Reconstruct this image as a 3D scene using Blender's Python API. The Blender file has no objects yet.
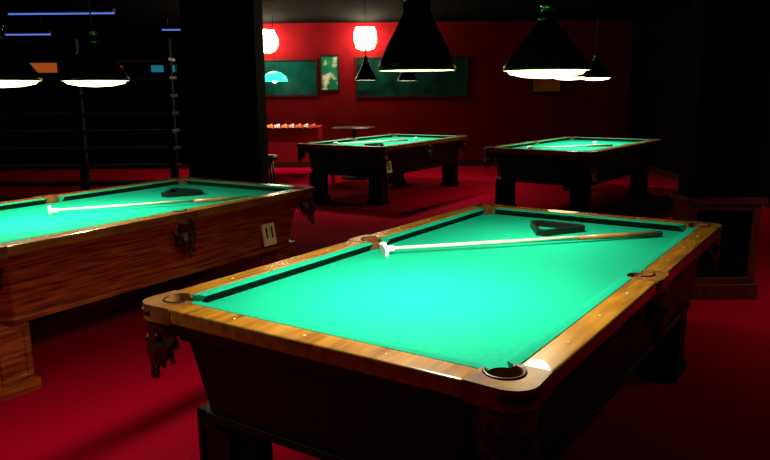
import bpy, bmesh, math, random
from mathutils import Vector, Matrix
random.seed(4)
S=bpy.context.scene
S.view_settings.view_transform='Standard'
COL=bpy.context.collection

# ------------------------------------------------------------ materials
def newmat(name):
    m=bpy.data.materials.new(name); m.use_nodes=True
    return m,m.node_tree,m.node_tree.nodes['Principled BSDF']
def simple(name,col,rough=.5,metal=0,emit=None,es=0,coat=0,spec=.5):
    m,nt,b=newmat(name)
    b.inputs['Base Color'].default_value=(*col,1); b.inputs['Roughness'].default_value=rough
    b.inputs['Metallic'].default_value=metal; b.inputs['Coat Weight'].default_value=coat
    b.inputs['Specular IOR Level'].default_value=spec
    if emit: b.inputs['Emission Color'].default_value=(*emit,1); b.inputs['Emission Strength'].default_value=es
    return m
def noisy(name,c1,c2,scale,rough,bump=.2,stretch=(1,1,1),detail=6,coat=0,spec=.5,sheen=0,lo=.35,hi=.65):
    m,nt,b=newmat(name); N=nt.nodes; L=nt.links
    tc=N.new('ShaderNodeTexCoord'); mp=N.new('ShaderNodeMapping'); mp.inputs['Scale'].default_value=stretch
    no=N.new('ShaderNodeTexNoise'); no.inputs['Scale'].default_value=scale; no.inputs['Detail'].default_value=detail
    cr=N.new('ShaderNodeValToRGB'); cr.color_ramp.elements[0].color=(*c1,1); cr.color_ramp.elements[1].color=(*c2,1)
    cr.color_ramp.elements[0].position=lo; cr.color_ramp.elements[1].position=hi
    bp=N.new('ShaderNodeBump'); bp.inputs['Strength'].default_value=bump; bp.inputs['Distance'].default_value=.004
    L.new(tc.outputs['Object'],mp.inputs[0]); L.new(mp.outputs[0],no.inputs[0]); L.new(no.outputs[0],cr.inputs[0])
    L.new(cr.outputs[0],b.inputs['Base Color']); L.new(no.outputs[0],bp.inputs['Height']); L.new(bp.outputs[0],b.inputs['Normal'])
    b.inputs['Roughness'].default_value=rough; b.inputs['Coat Weight'].default_value=coat
    b.inputs['Specular IOR Level'].default_value=spec; b.inputs['Sheen Weight'].default_value=sheen
    return m
M={}
M['oak']=noisy('oak_rail',(.19,.065,.006),(.52,.25,.026),7,.27,.08,(.6,4,4),coat=.5,lo=.25,hi=.75)
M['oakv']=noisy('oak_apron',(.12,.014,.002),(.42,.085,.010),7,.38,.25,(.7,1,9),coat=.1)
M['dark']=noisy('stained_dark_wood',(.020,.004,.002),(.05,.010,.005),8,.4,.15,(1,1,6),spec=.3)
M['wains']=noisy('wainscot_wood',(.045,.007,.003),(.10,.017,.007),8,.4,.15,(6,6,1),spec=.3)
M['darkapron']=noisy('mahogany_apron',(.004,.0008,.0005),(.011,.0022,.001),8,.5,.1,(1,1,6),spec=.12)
M['cloth']=noisy('green_billiard_cloth',(.003,.33,.20),(.004,.38,.235),60,.92,.04,spec=.08)
M['nose_shade']=simple('cushion_shade_green',(.0,.016,.011),.9,spec=.1)  # cloth green darkened to paint in the shade under the cushion nose
M['leather']=noisy('pocket_leather',(.022,.005,.0025),(.06,.015,.007),30,.42,.4,spec=.4)
M['cap']=noisy('tan_pocket_leather',(.14,.05,.008),(.34,.15,.03),12,.3,.15,spec=.6)
M['pit']=noisy('pocket_inside',(.10,.04,.010),(.18,.07,.016),20,.6,.1)
M['carpet']=noisy('red_carpet',(.33,.0,.014),(.42,.0005,.020),120,.95,.5,spec=.02)
M['redwall']=noisy('red_painted_wall',(.16,.001,.004),(.21,.002,.006),3,.8,.1,spec=.1)
M['blackwall']=noisy('dark_painted_wall',(.0018,.0010,.0012),(.0028,.0015,.002),3,.9,.1,spec=.03)
M['ceil']=simple('black_ceiling',(.0010,.0010,.0014),.95,spec=.02)
M['blackmetal']=simple('dark_green_enamel',(.001,.007,.006),.35,spec=.25)
M['white_in']=simple('white_enamel',(.85,.8,.65),.5)
M['cream']=simple('cream_halo_plate',(.9,.75,.45),.5)  # pale colour stands in for the warm glow around a sconce
M['bulb']=simple('bulb_glow',(1,.9,.7),.5,emit=(1,.86,.5),es=14)
M['diff']=simple('frosted_diffuser',(1,.9,.7),.5,emit=(1,.80,.36),es=5)
M['brass']=simple('green_brass',(.12,.38,.18),.25,1)
M['white']=simple('white_plastic',(.9,.92,.9),.35)
M['maple']=noisy('maple_shaft',(.85,.76,.58),(.92,.85,.68),10,.3,.05,(1,1,1),coat=.3)
M['butt']=noisy('stained_butt',(.38,.13,.03),(.5,.2,.06),10,.3,.05,coat=.3)
M['blackpl']=simple('black_plastic',(.005,.008,.007),.4,spec=.3)
M['plaque']=simple('cream_plaque',(1,.86,.42),.5)
M['ink']=simple('black_ink',(.004,.004,.004),.6,spec=.1)
M['chrome']=simple('chrome',(.7,.7,.7),.2,1)
M['orange']=simple('orange_paint',(.9,.3,.04),.4)
M['redpl']=simple('red_vinyl',(.6,.01,.02),.4)

# ------------------------------------------------------------ mesh helpers
class MB:
    def __init__(s): s.bm=bmesh.new(); s.mats=[]
    def mi(s,m):
        if m not in s.mats: s.mats.append(m)
        return s.mats.index(m)
    def face(s,vs,k):
        try: f=s.bm.faces.new(vs); f.material_index=k; return f
        except ValueError: return None
    def prism(s,poly,z0,z1,m,top=None,M4=None):
        k=s.mi(m); top=top or poly
        a=[s.bm.verts.new((x,y,z0)) for x,y in poly]; b=[s.bm.verts.new((x,y,z1)) for x,y in top]
        if M4 is not None:
            for v in a+b: v.co=M4@v.co
        n=len(a)
        s.face(a[::-1],k); s.face(b,k)
        for i in range(n): s.face([a[i],a[(i+1)%n],b[(i+1)%n],b[i]],k)
    def box(s,x0,x1,y0,y1,z0,z1,m,M4=None): s.prism([(x0,y0),(x1,y0),(x1,y1),(x0,y1)],z0,z1,m,M4=M4)
    def lathe(s,prof,m,seg=32,M4=None):
        rings=[]; k=s.mi(m)
        for r,z in prof:
            r=max(r,1e-4)
            ring=[s.bm.verts.new((r*math.cos(2*math.pi*i/seg),r*math.sin(2*math.pi*i/seg),z)) for i in range(seg)]
            if M4 is not None:
                for v in ring: v.co=M4@v.co
            rings.append(ring)
        for j in range(len(rings)-1):
            for i in range(seg):
                f=s.face([rings[j][i],rings[j][(i+1)%seg],rings[j+1][(i+1)%seg],rings[j+1][i]],k)
                if f: f.smooth=True
    def tube(s,p,q,r0,r1,m,seg=14):
        p=Vector(p);q=Vector(q);d=q-p
        M4=Matrix.Translation(p)@d.to_track_quat('Z','Y').to_matrix().to_4x4()
        s.lathe([(0,0),(r0,0),(r1,d.length),(0,d.length)],m,seg,M4)
    def sphere(s,c,r,m,sc=(1,1,1),seg=20):
        M4=Matrix.Translation(c)@Matrix.Diagonal((*sc,1))
        s.lathe([(r*math.sin(math.pi*i/12),-r*math.cos(math.pi*i/12)) for i in range(13)],m,seg,M4)
    def mesh(s,name):
        bmesh.ops.recalc_face_normals(s.bm,faces=s.bm.faces)
        me=bpy.data.meshes.new(name); s.bm.to_mesh(me); s.bm.free()
        for m in s.mats: me.materials.append(M[m])
        return me
    def obj(s,name,parent=None,bevel=0,loc=None,rotz=0):
        return place(name,s.mesh(name),parent,bevel,loc,rotz)
def place(name,me,parent=None,bevel=0,loc=None,rotz=0):
    o=bpy.data.objects.new(name,me); COL.objects.link(o)
    if parent: o.parent=parent
    if loc: o.location=loc
    o.rotation_euler[2]=rotz
    if bevel:
        b=o.modifiers.new('bevel','BEVEL'); b.width=bevel; b.segments=3; b.limit_method='ANGLE'; b.angle_limit=math.radians(40)
    return o
def empty(name,loc,rotz=0):
    e=bpy.data.objects.new(name,None); COL.objects.link(e); e.location=loc; e.rotation_euler[2]=rotz; e.empty_display_size=.2; return e
def arc(cx,cy,r,a0,a1,n=12):
    return [(cx+r*math.cos(math.radians(a0+(a1-a0)*i/n)),cy+r*math.sin(math.radians(a0+(a1-a0)*i/n))) for i in range(n+1)]
def mir(poly,sx,sy): return [(x*sx,y*sy) for x,y in poly]

# ------------------------------------------------------------ pool table
T=.843; BED=.80
OX,OY=1.385,.765; WX,WY=1.285,.665
def table_parts(AP):
    P=[]
    r=MB()
    for sy in(-1,1):
        for sx in(-1,1):
            r.box(*sorted((sx*.085,sx*1.205)),*sorted((sy*WY,sy*OY)),T-.055,T,'oak')
    P.append(('long_rails',r,.008))
    e=MB()
    for sx in(-1,1): e.box(*sorted((sx*WX,sx*OX)),-.585,.585,T-.055,T,'oak')
    P.append(('end_rails',e,.008))
    d=MB()
    for sy in(-1,1):
        for x in(-.95,-.64,-.32,.32,.64,.95): d.lathe([(.0,T+.0003),(.005,T+.0006),(.0,T+.0007)],'white',12,Matrix.Translation((x,sy*.715,0)))
    for sx in(-1,1):
        for y in(-.31,0,.31): d.lathe([(.0,T+.0003),(.005,T+.0006),(.0,T+.0007)],'white',12,Matrix.Translation((sx*1.335,y,0)))
    P.append(('sights',d,0))
    c=MB()
    corner=[(1.205,OY)]+arc(OX-.07,OY-.07,.075,90,0,8)+[(OX,.585),(WX-.01,.585)]+arc(1.275,.655,.050,-90,180,22)+[(1.205,.655)]
    side=[(.085,WY),(.085,OY+.003),(.05,OY+.014),(-.05,OY+.014),(-.085,OY+.003),(-.085,WY)]+arc(0,.675,.050,180,0,14)
    for sx in(-1,1):
        for sy in(-1,1): c.prism(mir(corner,sx,sy),T-.06,T+.002,'cap')
    for sy in(-1,1): c.prism(mir(side,1,sy),T-.06,T+.002,'cap')
    def lip(pts,z,r):
        vs=[]; kq=c.mi('leather'); n=len(pts)
        for i,(x,y) in enumerate(pts):
            x0,y0=pts[max(i-1,0)]; x1,y1=pts[min(i+1,n-1)]
            t=Vector((x1-x0,y1-y0,0)).normalized(); nrm=Vector((-t.y,t.x,0))
            vs.append([c.bm.verts.new(Vector((x,y,z))+nrm*r*math.cos(a)+Vector((0,0,r*math.sin(a)))) for a in [2*math.pi*j/8 for j in range(8)]])
        for i in range(n-1):
            for j in range(8):
                f=c.face([vs[i][j],vs[i][(j+1)%8],vs[i+1][(j+1)%8],vs[i+1][j]],kq)
                if f: f.smooth=True
        c.face(vs[0],kq); c.face(vs[-1][::-1],kq)
    for sx in(-1,1):
        for sy in(-1,1):
            lip(mir(arc(1.275,.655,.056,-80,170,26),sx,sy),T+.001,.006)
            lip(mir(arc(OX-.07,OY-.07,.073,95,-5,14),sx,sy),T-.028,.010)
    for sy in(-1,1): lip(mir(arc(0,.675,.056,170,10,18),1,sy),T+.001,.006)
    P.append(('pocket_caps',c,0))
    k=MB()
    pk=[(sx*1.275,sy*.655,.0505) for sx in(-1,1) for sy in(-1,1)]+[(0,sy*.675,.0505) for sy in(-1,1)]
    for x,y,rr in pk:
        k.lathe([(rr,T-.006),(rr-.002,.775),(rr*.8,.764),(0,.7635)],'pit',24,Matrix.Translation((x,y,0)))
    P.append(('pocket_liners',k,0))
    # hanging leathers: curved skirts wrapped round each corner / bowed at the sides, scalloped edge + fringe
    s=MB(); kk=s.mi('leather')
    def skirt(cx,cy,rad,an,half,depth):
        n=18; cols=[]
        for i in range(n+1):
            u=-1+2*i/n; a=an+math.radians(half)*u
            dep=depth*(.62+.38*math.cos(u*math.pi*.5))+.018*math.cos(u*math.pi*5)
            col=[]
            for w,bul in((0,0),(.15,.008),(.45,.0),(.7,.014),(1,-.004)):
                rr=rad+bul
                col.append(Vector((cx+rr*math.cos(a),cy+rr*math.sin(a),.80-dep*w)))
            cols.append(col)
        for inner in(0,.012):
            vv=[[s.bm.verts.new((cx+(v.x-cx)*(1-inner/rad),cy+(v.y-cy)*(1-inner/rad),v.z)) for v in c] for c in cols]
            if inner==0: V0=vv
            else: V1=vv
            for i in range(n):
                for j in range(4):
                    s.face([vv[i][j],vv[i+1][j],vv[i+1][j+1],vv[i][j+1]],kk)
        for i in range(n): s.face([V0[i][4],V0[i+1][4],V1[i+1][4],V1[i][4]],kk)
        for e_ in(0,n):
            for j in range(4): s.face([V0[e_][j],V0[e_][j+1],V1[e_][j+1],V1[e_][j]],kk)
        for i in range(1,n,2):
            b=cols[i][4]; s.tube((b.x,b.y,b.z+.02),(b.x,b.y,b.z-.036),.005,.0085,'leather',8)
        for i in(4,9,14):
            v=cols[i][2]; s.sphere((cx+(v.x-cx)*1.04,cy+(v.y-cy)*1.04,v.z),.014,'leather',(1,1,1),10)
    for sx in(-1,1):
        for sy in(-1,1): skirt(sx*1.30,sy*.68,.082,math.atan2(sy,sx),105,.20)
    for sy in(-1,1): skirt(0,sy*.71,.070,sy*math.pi/2,80,.20)
    P.append(('pocket_leathers',s,0))
    b=MB()
    q=[(WX,.58)]+arc(1.275,.655,.0515,-80,-190,14)+[(1.195,WY),(.06,WY)]+arc(0,.675,.0515,-12,-90,8)
    full=[]+q+[(-x,y) for x,y in q[::-1]][1:]+[(-x,-y) for x,y in q]+[(x,-y) for x,y in q[::-1]][1:]
    full=[p for i,p in enumerate(full) if i==0 or (abs(p[0]-full[i-1][0])+abs(p[1]-full[i-1][1]))>1e-6]
    b.prism(full,BED-.03,BED,'cloth')
    P.append(('cloth_bed',b,0))
    cu=MB(); kk2=cu.mi('cloth'); kr=cu.mi('nose_shade')
    prof=[(0,BED+.0005),(0,T-.001),(.02,T-.0005),(.036,T-.002),(.045,T-.006),(.043,BED+.030),(.022,BED+.0005)]
    def cushion(fn,s0,s1,k0,k1):
        A=[];B=[]
        for dd,z in prof:
            A.append(cu.bm.verts.new((*fn(s0+k0*dd,dd),z))); B.append(cu.bm.verts.new((*fn(s1-k1*dd,dd),z)))
        n=len(prof); cu.face(A,kk2); cu.face(B[::-1],kk2)
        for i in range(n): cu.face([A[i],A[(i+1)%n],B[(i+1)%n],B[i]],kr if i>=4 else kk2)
    for sy in(-1,1):
        for sx in(-1,1):
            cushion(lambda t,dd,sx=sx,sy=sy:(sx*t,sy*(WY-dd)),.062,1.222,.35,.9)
    for sx in(-1,1):
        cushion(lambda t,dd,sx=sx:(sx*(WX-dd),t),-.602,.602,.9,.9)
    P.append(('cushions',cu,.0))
    def oct_(hx,hy,ch): return [(hx,-hy+ch),(hx,hy-ch),(hx-ch,hy),(-hx+ch,hy),(-hx,hy-ch),(-hx,-hy+ch),(-hx+ch,-hy),(hx-ch,-hy)]
    a=MB()
    a.prism(oct_(1.355,.735,.12),.735,T-.055,AP,top=oct_(1.375,.755,.09))
    a.prism(oct_(1.275,.655,.14),.425,.735,AP,top=oct_(1.325,.705,.14))
    a.prism(oct_(1.29,.67,.14),.40,.432,AP)
    a.prism(oct_(1.34,.72,.13),.715,.737,AP)
    P.append(('apron',a,.006))
    l=MB()
    for sx in(-1,1):
        for sy in(-1,1):
            cx,cy=sx*1.15,sy*.53
            h=.10
            def sq(h): return [(cx-h,cy-h),(cx+h,cy-h),(cx+h,cy+h),(cx-h,cy+h)]
            l.prism(sq(h),.05,.41,AP); l.prism(sq(h+.022),0,.06,AP)
            for ax in range(4):
                Rm=Matrix.Translation((cx,cy,0))@Matrix.Rotation(ax*math.pi/2,4,'Z')
                for z0,z1 in((.075,.10),(.335,.36)): l.box(h-.001,h+.010,-.085,.085,z0,z1,AP,Rm)
                for y0 in(-.085,.06): l.box(h-.001,h+.010,y0,y0+.025,.10,.335,AP,Rm)
    P.append(('legs',l,.004))
    return [(nm,mb.mesh(nm),bv) for nm,mb,bv in P]
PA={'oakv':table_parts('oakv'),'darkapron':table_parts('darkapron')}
def text(s,size,parent,loc,rot):
    cu=bpy.data.curves.new('digits','FONT'); cu.body=s; cu.size=size; cu.extrude=.0008; cu.align_x='CENTER'; cu.align_y='CENTER'; cu.offset=.002; cu.space_character=1.05
    cu.materials.append(M['ink'])
    o=bpy.data.objects.new('number_digits',cu); COL.objects.link(o); o.parent=parent; o.location=loc; o.rotation_euler=rot
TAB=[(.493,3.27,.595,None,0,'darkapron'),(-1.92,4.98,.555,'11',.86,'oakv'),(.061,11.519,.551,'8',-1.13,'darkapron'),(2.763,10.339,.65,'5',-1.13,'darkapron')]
def loc2w(t,a,b):
    cx,cy,yw=TAB[t][:3]
    return (cx+a*math.sin(yw)+b*math.cos(yw), cy+a*math.cos(yw)-b*math.sin(yw))
for t,(cx,cy,yw,num,pa,ap) in enumerate(TAB):
    e=empty('pool_table',(cx,cy,0),math.pi/2-yw)
    for nm,me,bv in PA[ap]: place(nm,me,e,bv)
    if num:
        y=-.690; tilt=math.atan2(.05,.31)
        mb=MB(); Rm=Matrix.Translation((pa,y-.004,.548))@Matrix.Rotation(-tilt,4,'X')
        mb.box(-.068,.068,-.005,.005,-.09,.09,'plaque',Rm); mb.obj('number_plaque',e)
        text(num,.15 if len(num)<2 else .115,e,(pa,y-.0105,.549),(math.pi/2-tilt,0,0))

# ------------------------------------------------------------ pendant lamps
def lamp(x,y,z,power,col=(1,.89,.66),rim=.225,H=3.0,diff=True,spot=156,blend=.9):
    e=empty('billiard_pendant_lamp',(x,y,z))
    m=MB(); R=rim
    prof=[(R,0),(R+.006,.004),(R-.004,.03),(R*.80,.085),(R*.55,.15),(R*.36,.205),(.052,.235),(.045,.25),(.001,.25)]
    m.lathe(prof,'blackmetal',48)
    inn=[(R,0),(R-.008,.03),(R*.78,.083),(R*.53,.145),(R*.33,.2),(.04,.23),(.001,.232)]
    m.lathe(inn,'white_in',48); m.obj('shade',e)
    c=MB(); c.lathe([(.046,.248),(.05,.262),(.034,.275),(.03,.31),(.04,.318),(.02,.335),(.008,.36),(.001,.365)],'brass',24); c.obj('cap',e)
    c=MB(); c.tube((0,0,.36),(0,0,H-z-.02),.005,.005,'blackmetal',8); c.lathe([(.001,H-z-.03),(.05,H-z-.028),(.055,H-z),(.001,H-z)],'blackmetal',20); c.obj('cord',e)
    b=MB(); b.sphere((0,0,.08),.042,'bulb'); b.tube((0,0,.10),(0,0,.20),.02,.02,'brass',12); b.obj('bulb',e)
    if diff:
        b=MB(); b.lathe([(R-.014,.012),(R-.016,.0),(R*.85,-.018),(R*.5,-.034),(.001,-.040)],'diff',40); b.obj('diffuser',e)
    L=bpy.data.lights.new('lamp_light','SPOT'); L.energy=power; L.color=col; L.shadow_soft_size=.08; L.spot_size=math.radians(spot); L.spot_blend=blend
    o=bpy.data.objects.new('lamp_light',L); COL.objects.link(o); o.parent=e; o.location=(0,0,-.055 if diff else .02)
    return e
for t,a,z,p,rm,df,bl in((0,-.66,1.668,180,.14,False,1),(0,.60,1.690,68,.215,True,1),(1,-.68,1.675,110,.215,True,.6),(1,-.03,1.68,88,.215,True,.6),(2,-.62,1.76,135,.16,False,1),(2,.62,1.76,135,.16,False,1),(3,-.4,1.76,135,.225,True,1),(3,.55,1.76,135,.225,True,1)):
    x,y=loc2w(t,a,0); lamp(x,y,z,p,rim=rm,diff=df,blend=bl)
lamp(3.95,4.6,1.72,60,rim=.215)  # out-of-view lamp with no table, added to light carpet and wainscot
lamp(-1.75,2.1,2.15,55,rim=.215,spot=110)  # unseen lamp over bare floor, added to brighten the carpet at left

# ------------------------------------------------------------ things on the tables
def bridge(head,tail,z):
    (x0,y0),(x1,y1)=head,tail
    L=math.hypot(x1-x0,y1-y0); e=empty('mechanical_bridge_stick',(x0,y0,z),math.atan2(y1-y0,x1-x0))
    zs=.030; ze=.0165
    m=MB(); m.tube((.0,0,zs),(L*.68,0,(zs+ze)/2-.001),.008,.0125,'maple'); m.obj('shaft',e)
    m=MB(); m.tube((L*.68,0,(zs+ze)/2-.001),(L,0,ze),.0125,.0155,'butt'); m.tube((L,0,ze),(L+.012,0,ze),.0155,.012,'blackpl'); m.obj('butt',e)
    m=MB()
    pts=[(-.055,0),(.055,0),(.06,.02),(.062,.048),(.050,.036),(.038,.054),(.024,.040),(.012,.062),(0,.046),(-.012,.062),(-.024,.040),(-.038,.054),(-.050,.036),(-.062,.048),(-.06,.02)]
    Rm=Matrix.Rotation(math.pi/2,4,'Z')@Matrix.Rotation(math.pi/2,4,'X')
    m.prism(pts,-.008,.008,'white',M4=Rm); m.box(.0,.05,-.011,.011,.018,.042,'white'); m.obj('bridge_head',e)
def rack(cx,cy,ang,z,s=.165):
    m=MB()
    def tri(r,cut):
        P=[]
        for i in range(3):
            a=math.radians(120*i)
            for d in(-cut,cut): P.append((r*math.cos(a+d),r*math.sin(a+d)))
        return P
    o=tri(s+.012,.16); i_=tri(s-.012,.11); k=m.mi('blackpl')
    V=[[m.bm.verts.new((x,y,zz)) for x,y in pl] for pl,zz in((o,0),(o,.036),(i_,.036),(i_,0))]
    for j in range(4):
        A=V[j];B=V[(j+1)%4]
        for i in range(6): m.face([A[i],A[(i+1)%6],B[(i+1)%6],B[i]],k)
    m.obj('triangle_ball_rack',None,.003,(cx,cy,z),ang)
bz=BED+.0008
bridge((-.005,3.48),(1.50,3.86),bz)
bridge((-2.24,4.76),(-.99,5.39),bz)
for t,a,b in((0,.91,-.05),(1,.76,-.12)):
    x,y=loc2w(t,a,b); yw=TAB[t][2]; rack(x,y,math.pi/2-yw+math.pi,bz)
bridge(loc2w(2,-1.0,-.3),loc2w(2,.35,.15),bz)
x,y=loc2w(2,-.75,.25); rack(x,y,math.pi/2-TAB[2][2],bz)
bridge(loc2w(3,-1.0,-.25),loc2w(3,.2,.42),bz)
def ball(x,y,z):
    m=MB(); m.sphere((0,0,.0286),.0286,'white',seg=24); m.obj('cue_ball',None,0,(x,y,z))
ball(*loc2w(3,.35,.12),bz); ball(*loc2w(2,.55,.2),bz)

# ------------------------------------------------------------ room shell
def slab(name,x0,x1,y0,y1,z0,z1,m):
    b=MB(); b.box(x0,x1,y0,y1,z0,z1,m); return b.obj(name)
XL,XR,YB,YF,HC=-8.0,5.2,15.5,-3.0,3.0
slab('floor',XL-.1,XR+.1,YF-.1,YB+.1,-.1,0,'carpet')
slab('ceiling',XL-.1,XR+.1,YF-.1,YB+.1,HC,HC+.1,'ceil')
slab('wall_back',-3.0,XR+.1,YB,YB+.1,0,HC,'redwall')
slab('wall_back_left',XL-.1,-3.0,YB,YB+.1,0,HC,'blackwall')
slab('wall_front',XL-.1,XR+.1,YF-.1,YF,0,HC,'blackwall')
slab('wall_left',XL-.1,XL,YF,YB,0,HC,'blackwall')
slab('wall_right',XR,XR+.1,YF,YB,0,HC,'blackwall')
slab('baseboard_back',XL,XR,YB-.02,YB,0,.12,'dark')
slab('baseboard_left',XL,XL+.02,YF,YB-.02,0,.12,'dark')
slab('baseboard_right',XR-.02,XR,YF,YB-.02,0,.12,'dark')

e=empty('panelled_partition',(2.56,5.5,0))
W=.25
m=MB(); m.box(-W,W,-.13,.13,0,HC,'blackwall'); m.obj('core',e)
m=MB()
m.box(-W-.04,W+.04,-.17,.17,0,.12,'wains'); m.box(-W-.05,W+.05,-.18,.18,.74,.79,'wains')
for sy in(-1,1):
    y0,y1=sorted((sy*.129,sy*.155))
    m.box(-W-.02,-W+.04,y0,y1,.12,.74,'wains'); m.box(W-.04,W+.02,y0,y1,.12,.74,'wains')
    m.box(-W+.04,W-.04,y0,y1,.12,.17,'wains'); m.box(-W+.04,W-.04,y0,y1,.69,.74,'wains')
for sx in(-1,1):
    x0,x1=sorted((sx*(W-.001),sx*(W+.02))); m.box(x0,x1,-.129,.129,.12,.74,'wains')
m.obj('wainscot_panels',e,.005)

e=empty('square_column',(-1.80,8.4,0))
m=MB(); m.box(-.40,.40,-.3,.3,0,HC,'blackwall'); m.obj('shaft',e)
m=MB(); m.box(-.43,.43,-.33,.33,0,.15,'dark'); m.box(-.42,.42,-.32,.32,2.8,HC,'dark'); m.obj('trim_bands',e,.004)

M['shelfwood']=noisy('black_shelf_wood',(.010,.006,.010),(.022,.013,.018),8,.45,.1,spec=.35)
M['postwood']=noisy('black_post_wood',(.003,.002,.003),(.006,.004,.005),8,.7,.1,spec=.1)
e=empty('slatted_partition_shelf',(-4.6,8.4,0))
m=MB()
for x in(-2.2,-1.1,0,1.1,2.15): m.box(x-.04,x+.04,-.04,.04,0,2.2,'postwood')
m.obj('posts',e,.004)
m=MB()
for i in range(9): m.box(-2.25,2.2,-.14,.14,.35+i*.2,.385+i*.2,'shelfwood')
m.obj('shelves',e,.003)

# ------------------------------------------------------------ back wall dressings
M['sc']=simple('sconce_glass',(.95,.9,.8),.4,emit=(1,.88,.55),es=26)
def sconce(x,z,p):
    e=empty('wall_sconce',(x,YB,z))
    m=MB(); m.lathe([(.001,-.02),(.24,-.02),(.25,.0),(.001,.0)],'cream',40,Matrix.Rotation(math.pi/2,4,'X')@Matrix.Diagonal((1,1,-1,1)))  # wide pale disc drawn as the glow halo behind the glass
    for v in m.bm.verts: v.co.y=-abs(v.co.y)
    m.obj('halo_backplate',e)
    m=MB(); m.box(-.02,.02,-.20,-.01,-.235,-.20,'brass'); m.obj('bracket',e,.003)
    m=MB(); m.lathe([(.001,-.20),(.18,-.20),(.22,-.05),(.23,.10),(.19,.22),(.001,.24)],'sc',24,Matrix.Translation((0,-.26,0))); m.obj('glass_shade',e)
    L=bpy.data.lights.new('sconce_light','POINT'); L.energy=p; L.color=(1,.7,.5); L.shadow_soft_size=.08
    o=bpy.data.objects.new('sconce_light',L); COL.objects.link(o); o.parent=e; o.location=(0,-.66,.05)
sconce(-2.42,2.62,30); sconce(-.37,2.66,30)
M['tealpic']=noisy('teal_print',(.0,.03,.025),(.0,.10,.08),3,.3,0)
M['darkpic']=noisy('dark_print',(.001,.008,.008),(.0,.06,.045),4,.3,0)
M['figpic']=noisy('white_green_print',(.0,.20,.10),(.75,.85,.65),4,.4,0,lo=.5,hi=.62)
M['orgpic']=noisy('orange_print',(.7,.14,.01),(.9,.4,.05),5,.4,0)
def picture(name,x0,x1,z0,z1,mat):
    e=empty(name,((x0+x1)/2,YB,(z0+z1)/2)); w=(x1-x0)/2; h=(z1-z0)/2
    m=MB(); m.box(-w+.02,w-.02,-.02,0,-h+.02,h-.02,mat); m.obj('print',e)
    m=MB(); f=.04
    m.box(-w,w,-.035,0,-h,-h+f,'dark'); m.box(-w,w,-.035,0,h-f,h,'dark'); m.box(-w,-w+f,-.035,0,-h+f,h-f,'dark'); m.box(w-f,w,-.035,0,-h+f,h-f,'dark'); m.obj('frame',e,.003)
picture('framed_picture',-2.52,-1.38,1.50,2.27,'tealpic')
picture('framed_poster',-1.34,-.92,1.60,2.36,'figpic')
picture('framed_picture',-.59,1.78,1.46,2.31,'darkpic')
picture('framed_picture',3.1,3.75,1.52,1.86,'orgpic')

e=empty('green_glass_pendant_lamp',(-2.1,14.2,1.80))
M['tglass']=simple('teal_glass',(.05,.7,.55),.3,emit=(.04,.8,.55),es=1.5)
m=MB(); m.lathe([(.25,0),(.255,.01),(.22,.10),(.12,.17),(.04,.19),(.001,.19)],'tglass',32); m.obj('shade',e)
m=MB(); m.tube((0,0,.19),(0,0,1.20),.006,.006,'blackmetal',8); m.obj('cord',e)
m=MB(); m.sphere((0,0,.03),.06,'bulb'); m.obj('bulb',e)
L=bpy.data.lights.new('lamp_light','SPOT'); L.energy=90; L.color=(1,.85,.65); L.shadow_soft_size=.06; L.spot_size=math.radians(120); L.spot_blend=.6
o=bpy.data.objects.new('lamp_light',L); COL.objects.link(o); o.parent=e; o.location=(0,0,-.05)

e=empty('foosball_table',(-1.85,14.0,0))
m=MB()
m.box(-.62,.62,-.50,-.46,.68,.95,'redpl'); m.box(-.62,.62,.46,.50,.68,.95,'redpl'); m.box(-.62,-.58,-.46,.46,.68,.95,'redpl'); m.box(.58,.62,-.46,.46,.68,.95,'redpl')
m.obj('cabinet',e,.006)
m=MB(); m.box(-.58,.58,-.46,.46,.84,.87,'white'); m.obj('playfield',e)
m=MB()
for x in(-.52,.52):
    for y in(-.42,.42): m.box(x-.05,x+.05,y-.05,y+.05,0,.68,'blackpl')
m.obj('legs',e,.004)
m=MB()
for i in range(8):
    x=-.49+i*.14; m.tube((x,-.62,.93),(x,.62,.93),.008,.008,'chrome',8); m.tube((x,-.74,.93),(x,-.62,.93),.018,.018,'blackpl',10)
    for y in(-.24,0,.24):
        m.box(x-.012,x+.012,y-.018,y+.018,.872,.96,'orange' if i%2 else 'white'); m.sphere((x,y,.97),.018,'orange' if i%2 else 'white',seg=8)
m.obj('rods_and_players',e)

def stool(x,y,top=.74,name='bar_stool'):
    e=empty(name,(x,y,0))
    m=MB(); m.lathe([(.001,top-.06),(.17,top-.06),(.185,top-.03),(.17,top),(.001,top+.005)],'blackpl',28); m.obj('seat',e)
    m=MB()
    for i in range(4):
        a=math.pi/4+i*math.pi/2; m.tube((.12*math.cos(a),.12*math.sin(a),top-.06),(.21*math.cos(a),.21*math.sin(a),.0),.016,.014,'dark',10)
    for i in range(4):
        a=math.pi/4+i*math.pi/2;b=a+math.pi/2;r=.18;m.tube((r*math.cos(a),r*math.sin(a),.25),(r*math.cos(b),r*math.sin(b),.25),.009,.009,'dark',8)
    m.obj('frame',e)
stool(-1.66,10.0)
e=empty('pub_table',(-.55,13.4,0))
m=MB(); m.lathe([(.001,.92),(.40,.92),(.42,.935),(.40,.95),(.001,.95)],'dark',36); m.obj('top',e)
m=MB(); m.lathe([(.001,0),(.26,0),(.26,.02),(.05,.05),(.035,.12),(.035,.92)],'blackmetal',28); m.obj('pedestal',e)
stool(-1.05,12.7)

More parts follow.
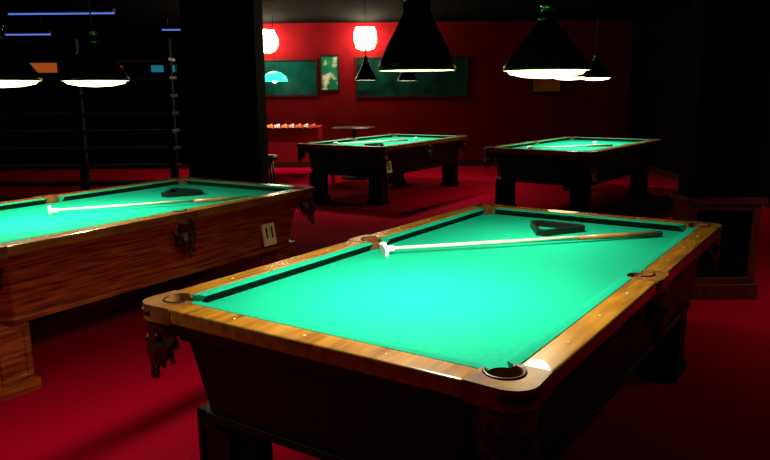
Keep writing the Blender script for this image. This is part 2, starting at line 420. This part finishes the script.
M['blue']=simple('blue_tube',(.2,.3,1),.5,emit=(.14,.24,.9),es=.9)
def tube_light(x0,x1,y,z):
    e=empty('fluorescent_ceiling_light',((x0+x1)/2,y,z)); w=(x1-x0)/2
    m=MB(); m.box(-w,w,-.07,.07,.04,.09,'blackmetal')
    for x in(-w*.8,w*.8): m.tube((x,0,.09),(x,0,HC-z),.008,.008,'blackmetal',8)
    m.obj('housing',e); m=MB(); m.tube((-w,0,.02),(w,0,.02),.011,.011,'blue',12); m.obj('tube',e)
tube_light(-6.0,-4.3,12.0,2.84); tube_light(-7.4,-5.8,13.0,2.60); tube_light(-4.0,-3.0,13.5,2.7)
def tv(x,z,w,h,col,s):
    e=empty('television',(x,YB-.05,z)); nm='screen_%d'%int(x*100)
    M[nm]=simple('lit_screen',(.02,.02,.02),.3,emit=col,es=s)
    m=MB(); m.box(-w,w,-.03,.03,-h,h,'blackpl'); m.box(-.1,.1,.03,.048,-.1,.1,'blackpl'); m.obj('body',e,.004)
    m=MB(); m.box(-w+.03,w-.03,-.034,-.029,-h+.03,h-.03,nm); m.obj('screen',e)
tv(-7.2,2.15,.42,.14,(1,.2,.03),.3); tv(-5.7,2.10,.28,.10,(.9,.03,.03),.4); tv(-4.6,2.10,.28,.10,(.03,.4,.6),.3)

# ------------------------------------------------------------ camera
cd=bpy.data.cameras.new('camera'); cam=bpy.data.objects.new('camera',cd); COL.objects.link(cam); S.camera=cam
pitch,roll,h,f=.19,-.009,1.594,721
cp,sp,cr,sr=math.cos(pitch),math.sin(pitch),math.cos(roll),math.sin(roll)
rt=Vector((1,0,0)); fw=Vector((0,cp,-sp)); up=Vector((0,sp,cp))
r2=cr*rt+sr*up; u2=-sr*rt+cr*up
cam.matrix_world=Matrix(((r2.x,u2.x,-fw.x,0),(r2.y,u2.y,-fw.y,0),(r2.z,u2.z,-fw.z,h),(0,0,0,1)))
cd.lens=36*f/770; cd.sensor_width=36; cd.clip_start=.05
w=bpy.data.worlds.new('world'); S.world=w; w.use_nodes=True
w.node_tree.nodes['Background'].inputs[0].default_value=(.01,.008,.012,1); w.node_tree.nodes['Background'].inputs[1].default_value=.1
